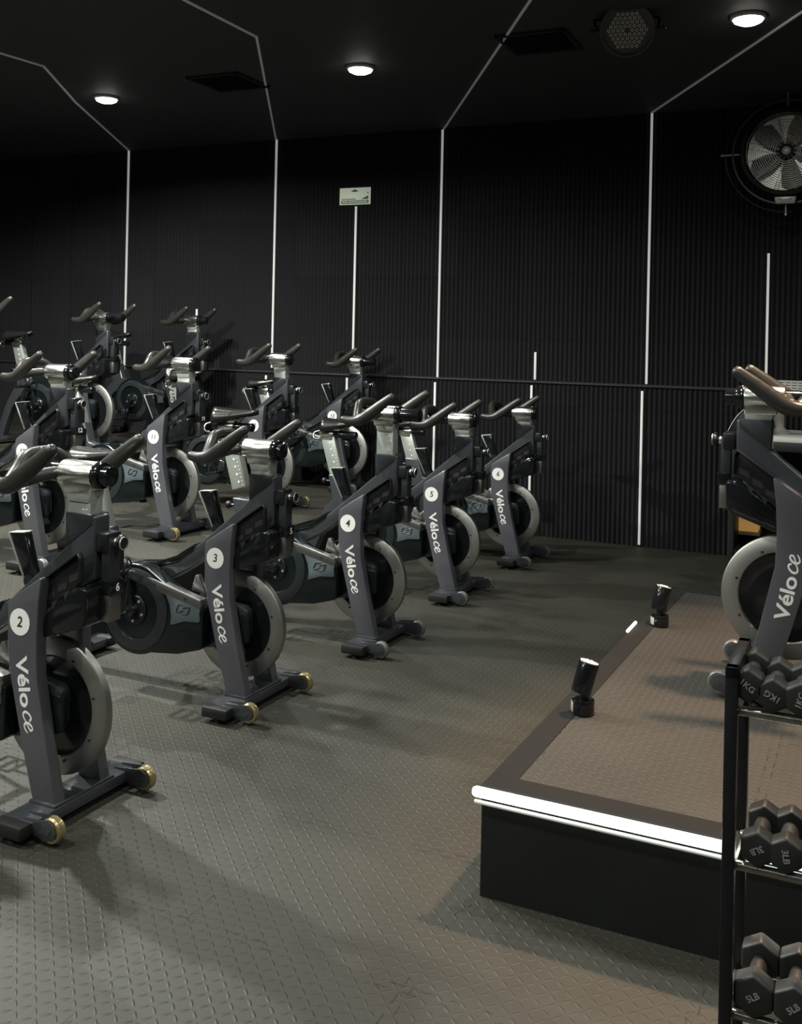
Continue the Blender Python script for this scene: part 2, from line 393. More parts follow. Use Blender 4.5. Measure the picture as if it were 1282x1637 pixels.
# ceiling vents
for (px, py), lab in (((365, 130), 'square black ceiling vent left of the bent ceiling line'), ((862, 66), 'square black ceiling vent left of the stage spotlight fixture')):
    p = on_z(px, py, CEIL); t = thing('ceiling_vent', lab, 'vent', p, ROT, 'black ceiling vents')
    b = MB()
    for sx, sy, dx, dy in ((0, .19, .4, .02), (0, -.19, .4, .02), (.19, 0, .02, .4), (-.19, 0, .02, .4)): b.box((sx, sy, -.008), (dx, dy, .016), .002)
    link('frame', b.mesh('frame', M_['vent']), t)
    b = MB()
    for k in range(9): b.box((0, -.16 + k * .04, -.006), (.37, .03, .003), 0, Matrix.Rotation(R(30), 4, 'X'))
    link('slats', b.mesh('slats', M_['vent']), t)

# evacuation sign
s0, z0 = on_wall(542.5, 328, .03); s1, z1 = on_wall(592.5, 299, .03); sw, sh = s1 - s0, .142
t = thing('evacuation_sign', 'cream and green evacuation route sign high on the back wall', 'sign', wp((s0 + s1) / 2, .022, (z0 + z1) / 2), ROT)
b = MB(); b.box((0, -.004, 0), (sw, .008, sh), .003); link('plate', b.mesh('plate', M_['signw']), t)
b = MB(); b.box((0, -.0085, -sh * .34), (sw * .88, .001, sh * .19))
for sx in (-1, 1):
    pass
b.prism([(sw * .20, -sh * .19), (sw * .43, -sh * .19), (sw * .43, sh * .02)], -.009, -.008)
b.prism([(sw * .38, sh * .22), (sw * .43, sh * .10), (sw * .43, sh * .22)], -.009, -.008)
b.box((-sw * .20, -.0085, -sh * .17), (sw * .45, .001, sh * .045))
b.prism([(-sw * .14, sh * .29), (sw * .0, sh * .40), (sw * .12, sh * .29), (0, sh * .24)], -.009, -.008)
link('green_print', b.mesh('green_print', M_['signg']), t)
me = text_mesh('RUTA DE EVACUACION', .0215, .0006, m=M_['signw']); xform(me, Matrix.Translation((0, -.0098, -sh * .345)) @ Matrix.Rotation(R(90), 4, 'X'))
link('lettering', me, t)

# ------------------------------------------------------------------ exercise bike, local frame: x forward, y left, z up, origin under transport wheels
def hexcap(b, c, r=.007, h=.004, ax='y', sgn=-1):
    c = Vector(c); d = Vector((0, sgn * h, 0)) if ax == 'y' else Vector((0, 0, h))
    b.cyl(c, c + d, r, r * .8, 10)
ME = {}
def build_bike_meshes():
    # main frame: head, beam, seat tube, rear leg in one welded body
    beam = [(-.139, .932), (-.139, .826), (-.378, .628), (-.50, .548), (-.62, .505), (-.74, .498), (-.835, .52), (-.874, .645), (-.980, .645), (-.945, .49), (-.985, .455),
            (-1.06, .345), (-1.12, .215), (-1.175, .06), (-1.105, .06), (-1.065, .175), (-1.00, .305), (-.93, .385), (-.86, .425), (-.74, .430), (-.62, .435), (-.52, .462), (-.42, .52),
            (-.33, .585), (-.22, .665), (-.13, .705), (-.07, .70), (-.02, .735), (-.018, .80), (-.020, .932)]
    b = MB(); b.prism(beam, -.034, .034, .009, seg=3)
    ME['frame'] = b.mesh('main_frame', M_['frame'], 40)
    b = MB(); b.prism([(-.139, .935), (-.137, .826), (-.03, .905), (-.028, .935)], -.037, .037, .004); ME['head'] = b.mesh('head_collar', M_['neck'])
    b = MB(); b.prism([(-.405, .622), (-.50, .562), (-.61, .522), (-.72, .508), (-.60, .500), (-.49, .535), (-.41, .592)], -.038, .038, .004)
    ME['pad'] = b.mesh('beam_cover', M_['gloss'])
    leg = [(-.170, .062), (-.220, .225), (-.272, .42), (-.287, .50), (-.290, .60), (-.289, .650), (-.285, .660), (-.158, .742), (-.153, .738), (-.163, .66), (-.168, .56), (-.164, .44), (-.119, .235), (-.075, .062)]
    b = MB(); b.prism(leg, -.118, -.076, .006, seg=3)
    b.prism([(-.283, .655), (-.165, .735), (-.170, .66), (-.28, .58)], -.085, -.030, .004)
    ME['legR'] = b.mesh('fork_leg', M_['leg'], 40)
    b = MB(); b.prism(leg, .076, .118, .006, seg=3)
    b.prism([(-.283, .655), (-.165, .735), (-.170, .66), (-.28, .58)], .030, .085, .004)
    ME['legL'] = b.mesh('fork_leg', M_['leg'], 40)
    b = MB(); b.lathe([(.0415, -.0006), (.0415, .0006)], (0, 0, 0), 'y', 40); ME['badge'] = b.mesh('number_badge', M_['white'])
    # lettering: bold sans for the first four letters, slanted round-hand for the last two
    a = text_mesh('Vélo', .067, .0013, align='LEFT', space=.98)
    xs = [v.co.x for v in a.vertices]; wdt = max(xs)
    b = MB()
    def stroke(pts, r): b.tube([(x, y, 0) for x, y in pts], r, 6, 5, 1.0)
    x0 = wdt + .010
    stroke([(x0 + .028, .012), (x0 + .022, .020), (x0 + .012, .017), (x0 + .003, .004), (x0 + .001, -.010), (x0 + .009, -.019), (x0 + .022, -.014), (x0 + .030, -.006)], [.0035, .0042, .0034, .0040, .0042, .0036, .0028, .0020])
    x1 = x0 + .029
    stroke([(x1, -.008), (x1 + .014, -.001), (x1 + .027, .010), (x1 + .026, .020), (x1 + .018, .021), (x1 + .008, .009), (x1 + .005, -.008), (x1 + .013, -.019), (x1 + .026, -.014), (x1 + .034, -.005)], [.0022, .0026, .0034, .0034, .0034, .0042, .0044, .0036, .0028, .0018])
    c = b.mesh('ce', M_['white']); c.transform(Matrix.Translation((x0, 0, 0)) @ Matrix.Diagonal((.80, .80, .10, 1)) @ Matrix.Translation((-x0, 0, 0)))
    a = join_meshes(a, c); a.materials.clear(); a.materials.append(M_['white'])
    xs = [v.co.x for v in a.vertices]; ln = max(xs); a.transform(Matrix.Translation((-ln / 2, 0, 0))); L = .232; a.transform(Matrix.Diagonal((L / ln, 1.0, 1, 1)))
    # right side: reads downwards, letter tops to the front; along the leg from (-.228,.487) to (-.196,.262)
    p0, p1 = Vector((-.232, 0, .49)), Vector((-.190, 0, .262)); dx = (p1 - p0).normalized(); upv = Vector((-dx.z, 0, dx.x))
    if upv.x < 0: upv = -upv
    nr = Vector((0, -1, 0)); mid = (p0 + p1) / 2
    Mx = Matrix(((dx.x, upv.x, 0, mid.x), (0, 0, -1, -.1185), (dx.z, upv.z, 0, mid.z), (0, 0, 0, 1)))
    r_ = a.copy(); r_.transform(Mx); ME['textR'] = r_
    dl = -dx; Ml = Matrix(((dl.x, upv.x, 0, mid.x), (0, 0, 1, .1185), (dl.z, upv.z, 0, mid.z), (0, 0, 0, 1)))
    l_ = a.copy(); l_.transform(Ml); ME['textL'] = l_
    # flywheel
    c = (-.193, 0, .315)
    b = MB(); b.lathe([(.160, -.016), (.212, -.016), (.217, -.012), (.217, .012), (.212, .016), (.160, .016), (.156, .012), (.156, -.012)], c, 'y', 80, True)
    ME['ring'] = b.mesh('flywheel', M_['alu'], 40)
    b = MB(); b.lathe([(.030, -.022), (.060, -.014), (.150, -.006), (.157, -.010), (.157, .010), (.150, .006), (.060, .014), (.030, .022)], c, 'y', 64)
    b.cyl((-.193, -.075, .315), (-.193, .075, .315), .014, seg=16)
    ME['disc'] = b.mesh('wheel_disc', M_['gloss'], 40)
    b = MB()
    for k in range(8):
        a_ = k * math.pi / 4 + .3
        for sy in (-1, 1): b.cyl((c[0] + .172 * math.cos(a_), sy * .015, c[2] + .172 * math.sin(a_)), (c[0] + .172 * math.cos(a_), sy * .020, c[2] + .172 * math.sin(a_)), .0045, seg=8)
    ME['bolts'] = b.mesh('bolt', M_['dark'])
    # brake housing visible between leg and rim
    b = MB(); b.prism([(-.225, .255), (-.125, .262), (-.112, .285), (-.112, .385), (-.130, .402), (-.225, .412)], -.070, -.024, .008)
    ME['hub'] = b.mesh('hub_cover', M_['guard2'])
    # chain guard
    cc = (-.640, .338); pts = []
    for k in range(25):
        a_ = R(74 + k * (296 - 74) / 24 * 1.0); pts.append((cc[0] + .190 * math.cos(a_), cc[1] + .190 * math.sin(a_)))
    front = [(-.100, .372), (-.32, .388), (-.32, .212), (-.14, .248), (-.102, .265)]
    pts = [(-.293, .378), (-.30, .390), (-.44, .437)] + pts + [(-.42, .182), (-.305, .216), (-.293, .228)]
    b = MB(); b.prism(pts, -.120, -.050, .010, seg=3); b.prism(front, -.072, -.048, .006, seg=2)
    ME['guard'] = b.mesh('chain_guard', M_['guard'], 40)
    b = MB(); pr = [(.125, -.132), (.150, -.130), (.170, -.124), (.172, -.112), (.120, -.112)]
    b.lathe(pr, (cc[0], 0, cc[1]), 'y', 56, True); ME['gring'] = b.mesh('guard_rim', M_['guard2'], 40)
    pan = [(-.497, .442), (-.40, .422), (-.300, .405), (-.298, .400), (-.306, .365), (-.303, .336), (-.308, .329), (-.38, .324), (-.446, .300), (-.450, .303), (-.447, .34), (-.455, .38), (-.472, .415)]
    b = MB(); b.prism(pan, -.1265, -.120, .0015); ME['panel'] = b.mesh('side_panel', M_['panel'])
    b = MB()
    for sg in (1, -1):
        P = [(.006, .0185), (-.012, .0185), (-.024, .014), (-.033, -.010), (-.030, -.014), (-.012, -.010), (.001, -.003)]
        b.tube([(-.385 + sg * x, -.1268, .372 + sg * z) for x, z in P], [.0022, .003, .003, .003, .003, .003, .0018], 6, 3)
    ME['emblem'] = b.mesh('emblem', M_['emblem'])
    b = MB(); b.prism([(-.655, .503), (-.30, .421), (-.30, .383), (-.655, .458)], -.128, -.085, .004); b.prism([(-.31, .421), (-.22, .400), (-.22, .362), (-.31, .383)], -.074, -.050, .003)
    b.prism([(-.655, .503), (-.70, .49), (-.70, .46), (-.655, .458)], -.128, -.040, .004)
    ME['bar'] = b.mesh('side_rail', M_['bar'])
    b = MB()
    for x, z in ((-.535, .455), (-.375, .416)): b.cyl((x, -.1290, z), (x, -.127, z), .0075, seg=12)
    ME['holes'] = b.mesh('rail_hole', M_['ink'])
    b = MB(); b.prism([(-.395, .438), (-.378, .500), (-.362, .502), (-.322, .425)], -.062, -.040, .002)
    ME['gusset'] = b.mesh('gusset', M_['bar'])
    # stabilisers
    def stab(xc, w):
        b = MB(); b.box((xc, 0, .042), (w, .47, .038), .008); b.box((xc, 0, .0645), (w * .9, .26, .007), .002)
        return b
    b = stab(-.120, .115); ME['fstab'] = b.mesh('front_stabilizer', M_['frame'])
    b = stab(-1.140, .095); ME['rstab'] = b.mesh('rear_stabilizer', M_['frame'])
    b = MB(); b.box((0, 0, 0), (.118, .050, .042), .008); ME['cap'] = b.mesh('end_cap', M_['rubber'])
    b = MB(); b.cyl((0, 0, 0), (0, 0, .012), .020, .014, 16); b.cyl((0, 0, .012), (0, 0, .026), .006, seg=10); ME['foot'] = b.mesh('levelling_foot', M_['rubber'])
    b = MB(); b.lathe([(.012, -.013), (.034, -.015), (.038, -.009), (.036, 0), (.038, .009), (.034, .015), (.012, .013)], (0, 0, 0), 'y', 32, True)
    b.lathe([(.0125, -.010), (.0125, .010)], (0, 0, 0), 'y', 16); ME['wheelB'] = b.mesh('transport_wheel', M_['brass']); 
    m2 = ME['wheelB'].copy(); m2.materials.clear(); m2.materials.append(M_['grey']); ME['wheelG'] = m2
    b = MB()
    for sy in (-1, 1):
        b.prism([(-.115, .052), (-.075, .030), (-.02, .016), (.018, .026), (.028, .046), (.018, .066), (-.005, .078), (-.04, .074), (-.115, .066)], sy * .019 - .002, sy * .019 + .002, .001)
        b.cyl((0, sy * .021, .045), (0, sy * .0245, .045), .006, seg=10)
    ME['bracket'] = b.mesh('wheel_bracket', M_['frame'])
    # handlebar post and head parts; handlebar assembly origin = sleeve centre height
    b = MB(); b.box((-.092, 0, -.215), (.092, .056, .35), .005); b.prism([(-.150, -.045), (-.134, -.085), (-.050, -.085), (-.042, -.045)], -.032, .032, .006)
    ME['post'] = b.mesh('handlebar_post', M_['ruler'])
    b = MB()
    for k in range(10):
        b.cyl((-.060, -.0284, -.105 - k * .022), (-.060, -.0292, -.105 - k * .022), .0030, seg=8)
        b.box((-.074, -.0288, -.105 - k * .022), (.009, .0008, .003))
    ME['marks'] = b.mesh('ruler_marks', M_['white'])
    b = MB(); b.cyl((-.178, 0, 0), (-.042, 0, 0), .0415, seg=36, bevel=.003); b.prism([(-.165, -.01), (-.150, -.060), (-.046, -.060), (-.044, -.01)], -.034, .034, .006)
    ME['sleeve'] = b.mesh('clamp_sleeve', M_['chrome'], 40)
    b = MB(); b.cyl((-.0425, 0, 0), (-.018, 0, 0), .0435, .041, 32, .003); b.lathe([(.032, .003), (.036, .003), (.036, -.001), (.032, -.001)], (-.018, 0, 0), 'x', 28, True)
    ME['collar'] = b.mesh('sleeve_collar', M_['gloss'])
    b = MB(); b.cyl((-.30, 0, 0), (.008, 0, 0), .031, seg=28, bevel=.003); b.box((.0085, 0, 0), (.003, .030, .034), .001); ME['slider'] = b.mesh('fore_aft_tube', M_['gloss'])
    b = MB()
    b.sph((-.205, 0, 0), .027)
    for sy in (-1, 1):
        b.tube([(-.200, 0, .0), (-.208, sy * .07, -.003), (-.215, sy * .13, -.010), (-.225, sy * .180, -.016)], [.020, .021, .023, .026], 14, 5)
        b.tube([(-.312, sy * .190, -.022), (-.265, sy * .192, -.027), (-.215, sy * .192, -.019), (-.165, sy * .192, .012), (-.105, sy * .192, .056), (-.050, sy * .192, .096)], [.0175, .023, .028, .029, .025, .0195], 16, 6, .82)
        b.tube([(-.250, sy * .165, -.020), (-.272, sy * .115, .008), (-.292, sy * .062, .046), (-.300, sy * .0, .054)], [.022, .023, .022, .021], 14, 5)
    ME['bars'] = b.mesh('handlebar', M_['grip'], 60)
    b = MB(); b.box((.016, 0, .780), (.034, .050, .165), .004); ME['frontpost'] = b.mesh('front_tube', M_['neck'])
    b = MB(); b.box((.018, 0, .655), (.036, .054, .090), .004); ME['fronttip'] = b.mesh('front_tube_tip', M_['bar'])
    b = MB(); b.box((.022, 0, .715), (.044, .060, .045), .004); ME['plate'] = b.mesh('number_block', M_['gloss'])
    b = MB(); b.box((.006, 0, .852), (.042, .066, .060), .006); ME['knobbox'] = b.mesh('lock_housing', M_['black'])
    b = MB(); b.cyl((.022, 0, .852), (.050, 0, .852), .008, seg=14); b.sph((.038, 0, .852), .015); ME['pin'] = b.mesh('lock_pin', M_['chrome'])
    b = MB(); b.lathe([(.0195, .048), (.025, .051), (.025, .060), (.0195, .065), (.004, .065)], (0, 0, .852), 'x', 28); ME['knob'] = b.mesh('lock_knob', M_['black'])
    b = MB(); b.lathe([(.0175, .0645), (.0205, .0645), (.0205, .067), (.0175, .067)], (0, 0, .852), 'x', 28, True); ME['knobring'] = b.mesh('knob_ring', M_['ruler'])
    # bottle tray: deep box under a perforated slanting rail
    b = MB()
    b.prism([(-.178, .600), (-.170, .548), (-.02, .600), (.004, .614), (.008, .716), (-.030, .722), (-.075, .690), (-.150, .640)], -.092, .092, .010)
    ME['tray'] = b.mesh('bottle_tray', M_['gloss'], 40)
    b = MB()
    pl_ = [(-.020, .745), (-.022, .812), (-.032, .826), (-.195, .712), (-.205, .695), (-.192, .628), (-.180, .622)]
    for sy in (-1, 1):
        b.mi = 0; b.prism(pl_, sy * .080 - .003, sy * .080 + .003, .002)
        n_ = len(pl_)
        for k in range(n_ - 1):
            (xa, za), (xb, zb) = pl_[k], pl_[k + 1]
            d = Vector((xb - xa, 0, zb - za)); b.box(((xa + xb) / 2, sy * .088, (za + zb) / 2), (.005, .020, d.length + .003), .001, d.to_track_quat('Z', 'X').to_matrix().to_4x4())
        b.mi = 1
        for q in (.16, .46, .76):
            cx, cz = -.030 - .150 * q, .770 - .113 * q
            b.prism([(cx + .018, cz + .016), (cx - .016, cz + .002), (cx - .020, cz - .022), (cx + .016, cz - .006)], sy * .0835 - .001, sy * .0835 + .001)
        b.mi = 2
        for q in (.30, .62):
            cx, cz = -.030 - .150 * q, .735 - .108 * q
            b.prism([(cx + .014, cz + .010), (cx - .012, cz - .004), (cx - .004, cz - .026)], sy * .0900 - .002, sy * .0900 + .002)
    ME['trayrail'] = b.mesh('tray_rail', [M_['black'], M_['ink'], M_['neck']])
    # resistance lever
    b = MB(); b.prism([(-.322, .688), (-.288, .706), (-.332, .845), (-.398, .838)], -.017, .017, .005); b.cyl((-.305, -.024, .695), (-.305, .024, .695), .020, seg=18)
    ME['lever'] = b.mesh('brake_lever', M_['gloss'])
    b = MB(); b.prism([(-.330, .695), (-.326, .697), (-.399, .842), (-.404, .838)], -.019, .019, .001); b.box((-.365, 0, .8435), (.070, .036, .004), .001, Matrix.Rotation(R(-6), 4, 'Y'))
    ME['levertrim'] = b.mesh('lever_trim', M_['ruler'])
    # seat post group: origin at its axis where it leaves the frame (x=-.927,z=.645); axis leans back
    ax = Vector((-.30, 0, 1)).normalized(); rot = Matrix.Rotation(math.atan2(ax.x, ax.z), 4, 'Y')
    b = MB(); b.box(ax * (-.16), (.090, .050, .32), .005, rot); ME['seatpost'] = b.mesh('seat_post', M_['ruler'])
    b = MB()
    n_ = Vector((ax.z, 0, -ax.x))
    for k in range(14):
        c_ = ax * (-.045 - k * .020) + n_ * .028
        b.cyl(c_ + Vector((0, -.0254, 0)), c_ + Vector((0, -.0262, 0)), .0028, seg=8)
        if k % 2 == 0:
            c_ = ax * (-.045 - k * .020) + n_ * .008; b.box(c_ + Vector((0, -.0258, 0)), (.010, .0008, .010), 0, rot)
    ME['smarks'] = b.mesh('ruler_marks', M_['white'])
    b = MB(); b.cyl((-.050, 0, .012), (.045, 0, .012), .031, seg=28, bevel=.003); b.prism([(-.052, .010), (-.045, -.025), (.038, -.025), (.044, .010)], -.028, .028, .005)
    ME['sclamp'] = b.mesh('seat_clamp', M_['chrome'], 40)
    b = MB(); b.cyl((-.115, 0, .012), (.135, 0, .012), .0225, seg=24, bevel=.003); ME['sslide'] = b.mesh('seat_slider', M_['gloss'])
    b = MB()
    for sy in (-1, 1): b.tube([(-.055, sy * .022, .062), (-.03, sy * .022, .045), (.05, sy * .020, .042), (.115, sy * .010, .072)], .0038, 8, 4)
    b.tube([(-.120, -.01, .020), (-.155, -.02, .005), (-.150, -.03, -.025), (-.118, -.03, -.030)], .004, 8, 4)
    b.box((.01, 0, .036), (.05, .05, .022), .004)
    ME['rails'] = b.mesh('saddle_rail', M_['chrome'])
    # saddle
    bm = bmesh.new(); N_, K_ = 22, 14; rings = []
    for i in range(N_ + 1):
        t = i / N_; x = -.105 + t * .268
        w_ = .070 * (1 - t) ** .55 * min(1, (t * 9) ** .5 if t > 0 else .15) * (1 if t < .3 else 1) + .019
        if t < .02: w_ = .040
        if t > .5: w_ = max(w_ * (1 - (t - .5) * .55), .017)
        if t > .97: w_ = .010
        zt = .098 - .006 * math.sin(t * math.pi) + .004 * (1 - t)
        dep = .062 * (1 - t) ** 1.3 + .018
        rg = []
        for k in range(K_ + 1):
            q = -1 + 2 * k / K_; yy = math.sin(q * math.pi / 2) * w_
            zz = zt - dep * (abs(q) ** 2.6) - (.004 if abs(q) < .12 and t < .7 else 0)
            rg.append(bm.verts.new((x, yy, zz)))
        for k in range(K_ + 1):
            q = 1 - 2 * k / K_; yy = math.sin(q * math.pi / 2) * w_ * .86
            rg.append(bm.verts.new((x, yy, zt - dep * (.55 + .45 * abs(q) ** 3) - .010)))
        rings.append(rg)
    n = len(rings[0])
    for i in range(N_):
        for k in range(n): bm.faces.new((rings[i][k], rings[i][(k + 1) % n], rings[i + 1][(k + 1) % n], rings[i + 1][k]))
    bm.faces.new(rings[0]); bm.faces.new(rings[-1]); bmesh.ops.recalc_face_normals(bm, faces=bm.faces)
    for f in bm.faces: f.smooth = True
    me = bpy.data.meshes.new('saddle'); bm.to_mesh(me); bm.free(); me.materials.append(M_['saddle']); ME['saddle'] = me
    # cranks and pedals (around the hub)
    b = MB(); b.prism([(-.018, -.018), (.018, -.018), (.013, .17), (-.013, .17)], -.150, -.136, .004); b.lathe([(.012, -.158), (.022, -.154), (.026, -.124), (.045, -.126)], (0, 0, 0), 'y', 24)
    ME['crankR'] = b.mesh('crank_arm', M_['gloss'])
    b = MB(); b.prism([(-.018, .018), (.018, .018), (.013, -.17), (-.013, -.17)], .120, .134, .004); b.cyl((0, -.05, 0), (0, .136, 0), .016, seg=16)
    ME['crankL'] = b.mesh('crank_arm', M_['gloss'])
    b = MB(); b.lathe([(.058, -.1305), (.062, -.127), (.062, -.123), (.020, -.123), (.020, -.129)], (0, 0, 0), 'y', 32, True); ME['spider'] = b.mesh('crank_disc', M_['black'])
    b = MB()
    for k in range(5):
        a_ = k * 2 * math.pi / 5 + .6; b.cyl((.047 * math.cos(a_), -.129, .047 * math.sin(a_)), (.047 * math.cos(a_), -.1345, .047 * math.sin(a_)), .0055, seg=10)
    ME['cbolts'] = b.mesh('crank_bolt', M_['ruler'])
    def pedal(sy):
        b = MB(); b.cyl((0, 0, 0), (0, sy * .10, 0), .009, seg=12)
        for sx in (-1, 1): b.box((sx * .040, sy * .055, 0), (.010, .088, .020), .003)
        for q in (.015, .098): b.box((0, sy * q, 0), (.085, .010, .018), .003)
        b.tube([(.045, sy * .03, 0), (.085, sy * .035, .02), (.095, sy * .05, .055), (.06, sy * .055, .080), (.01, sy * .055, .072)], .004, 8, 4)
        b.tube([(.045, sy * .08, 0), (.085, sy * .075, .02), (.095, sy * .062, .055), (.06, sy * .055, .080)], .004, 8, 4)
        b.tube([(-.02, sy * .01, .0), (-.015, sy * .02, .055), (.0, sy * .055, .075), (-.01, sy * .09, .05), (-.015, sy * .10, 0)], .0045, 6, 4)
        b.cyl((0, sy * -.004, 0), (0, sy * .006, 0), .015, seg=12)
        return b
    ME['pedalR'] = pedal(-1).mesh('pedal', M_['black']); ME['pedalL'] = pedal(1).mesh('pedal', M_['black'])
    b = MB(); b.cyl((-.975, 0, .60), (-1.01, 0, .60), .008, seg=12); b.sph((-1.022, 0, .60), .020, seg=18); ME['sknob'] = b.mesh('seat_lock_knob', M_['black'])
build_bike_meshes()
SEATX0, SEATZ0 = -.927, .645
AX = Vector((-.30, 0, 1)).normalized()

def bike(num, loc, yaw, label, hz=1.03, slide=0., sz=.95, sslide=0., crank=70, wheels='wheelG', tag=None, both=False, tray=True):
    t = thing('exercise_bike', label, 'exercise bike', loc, yaw, 'exercise bikes')
    P = lambda n, k, par=None, **kw: link(n, ME[k], par or t, **kw)
    fr = P('main_frame', 'frame'); P('head_collar', 'head', fr); P('beam_cover', 'pad', fr); P('gusset', 'gusset', fr)
    lr = P('fork_leg', 'legR'); P('number_badge', 'badge', lr, loc=(-.237, -.1188, .597)); P('lettering', 'textR', lr)
    if num:
        me = text_mesh(num, .046 if len(num) == 1 else .040, .0002, .12, m=M_['ink']); me.transform(Matrix.Translation((-.237, -.1200, .597)) @ Matrix.Rotation(R(90), 4, 'X'))
        link('number', me, lr)
    ll = P('fork_leg', 'legL'); P('lettering', 'textL', ll)
    fw = P('flywheel', 'ring'); P('wheel_disc', 'disc', fw); P('rim_bolts', 'bolts', fw)
    P('hub_cover', 'hub')
    gd = P('chain_guard', 'guard'); P('guard_rim', 'gring', gd); P('side_panel', 'panel', gd); P('emblem', 'emblem', gd)
    sr = P('side_rail', 'bar'); P('rail_holes', 'holes', sr)
    fs = P('front_stabilizer', 'fstab')
    for sy in (-1, 1): P('end_cap', 'cap', fs, loc=(-.120, sy * .245, .041)); P('levelling_foot', 'foot', fs, loc=(-.120, sy * .235, 0)); P('wheel_bracket', 'bracket', fs, loc=(0, sy * .20, 0))
    rs = P('rear_stabilizer', 'rstab')
    for sy in (-1, 1): P('end_cap', 'cap', rs, loc=(-1.140, sy * .245, .041)); P('levelling_foot', 'foot', rs, loc=(-1.140, sy * .235, 0))
    for sy in (-1, 1): P('transport_wheel', wheels, loc=(0, sy * .20, .045))
    po = P('handlebar_post', 'post', loc=(0, 0, hz)); P('ruler_marks', 'marks', po)
    sl = P('clamp_sleeve', 'sleeve', loc=(0, 0, hz)); P('sleeve_collar', 'collar', sl)
    P('fore_aft_tube', 'slider', loc=(slide, 0, hz)); P('handlebar', 'bars', loc=(slide, 0, hz))
    ft = P('front_tube', 'frontpost'); P('tube_tip', 'fronttip', ft); P('number_block', 'plate', ft)
    if tag:
        me = text_mesh(tag, .034, .0007, m=M_['white']); me.transform(Matrix.Translation((.0445, 0, .715)) @ Matrix.Rotation(R(90), 4, 'Z') @ Matrix.Rotation(R(90), 4, 'X'))
        link('number', me, ft)
    kb = P('lock_housing', 'knobbox'); P('lock_pin', 'pin', kb); P('lock_knob', 'knob', kb); P('knob_ring', 'knobring', kb)
    tr = P('bottle_tray', 'tray'); P('tray_rail', 'trayrail', tr)
    lv = P('brake_lever', 'lever'); P('lever_trim', 'levertrim', lv)
    P('seat_lock_knob', 'sknob')
    # seat group: clamp height sz-.10
    zc = sz - .105; d = (zc - SEATZ0) / AX.z; c = Vector((SEATX0, 0, SEATZ0)) + AX * d
    sp = P('seat_post', 'seatpost', loc=c); P('ruler_marks', 'smarks', sp)
    P('seat_clamp', 'sclamp', loc=c)
    c2 = c + Vector((sslide, 0, 0)); P('seat_slider', 'sslide', loc=c2); sd = P('saddle', 'saddle', loc=c2 + Vector((0, 0, .010))); P('saddle_rail', 'rails', sd)
    # cranks
    hub = Vector((-.640, 0, .338)); th = R(crank)     # crank angle measured from straight up towards the front
    a = P('crank_arm', 'crankR', loc=hub, rot=(0, th, 0)); P('crank_disc', 'spider', a); P('crank_bolts', 'cbolts', a)
    P('crank_arm', 'crankL', loc=hub, rot=(0, th, 0))
    d = Vector((math.sin(th), 0, math.cos(th))) * .162
    P('pedal', 'pedalR', loc=hub + d + Vector((0, -.150, 0)), rot=(0, R(-12), 0)); P('pedal', 'pedalL', loc=hub - d + Vector((0, .134, 0)), rot=(0, R(-12), 0))
    return t
YB = -R(26.2)
T2, T3 = .268, .575
r13, r3 = .985, .951
BIKES = [
 ('2', (-.893, 3.13, 0), 1.052, .005, .965, .0, 20, 'wheelB', '6', 'grey exercise bike numbered 2, nearest and leftmost in the front row'),
 ('3', (-.463, 4.074, 0), 1.033, -.005, .975, -.01, -18, 'wheelB', '5', 'grey exercise bike numbered 3 standing between bikes 2 and 4'),
 ('4', (.027, 4.896, 0), 1.126, .075, 1.105, .02, -95, 'wheelG', None, 'grey exercise bike numbered 4 with its handlebar raised highest'),
 ('5', (.46, 5.86, 0), 1.028, -.022, .985, .06, 160, 'wheelG', None, 'grey exercise bike numbered 5 standing between bikes 4 and 6'),
 ('6', (.935, 6.804, 0), 1.008, -.02, .925, .0, 60, 'wheelG', None, 'grey exercise bike numbered 6 at the far end of the front row'),
 ('10', (-1.692, 5.272, T2), 1.012, .0, .92, .05, 40, 'wheelG', '12', 'grey exercise bike numbered 10 on the middle tier, cut by the left edge'),
 ('11', (-1.224, 6.148, T2), 1.041, -.02, .945, .02, -60, 'wheelB', '11', 'grey exercise bike numbered 11 on the middle tier behind bike 3'),
 ('12', (-.748, 7.062, T2), 1.062, -.02, .955, .05, 120, 'wheelB', None, 'grey exercise bike numbered 12 on the middle tier behind bike 4'),
 ('13', (-.271 * r13, 8.184 * r13 - .02, T2), 1.034, .06, .86, -.05, 60, 'wheelG', None, 'grey exercise bike at the far end of the middle tier, near the wall seam'),
 ('19', (-2.303 * r3, 8.098 * r3, T3), 1.029, .09, .91, -.02, -20, 'wheelG', None, 'dark exercise bike on the top tier left, behind the bike numbered 10'),
 ('20', (-1.756 * r3, 8.969 * r3, T3), 1.033, .03, .915, .04, 200, 'wheelG', None, 'dark exercise bike on the top tier, farthest back, beside a white line stub'),
 ('18', (-2.303 * r3 - .62, 8.098 * r3 - .89, T3), 1.04, .09, .92, -.02, 30, 'wheelG', None, 'dark exercise bike on the top tier mostly cut off by the left edge'),
]
for num, p, hz, sl, sz, ssl, cr, wh, tg, lab in BIKES:
    bike(num, p, YB, lab, hz, sl, sz, ssl, cr, wh, tg)

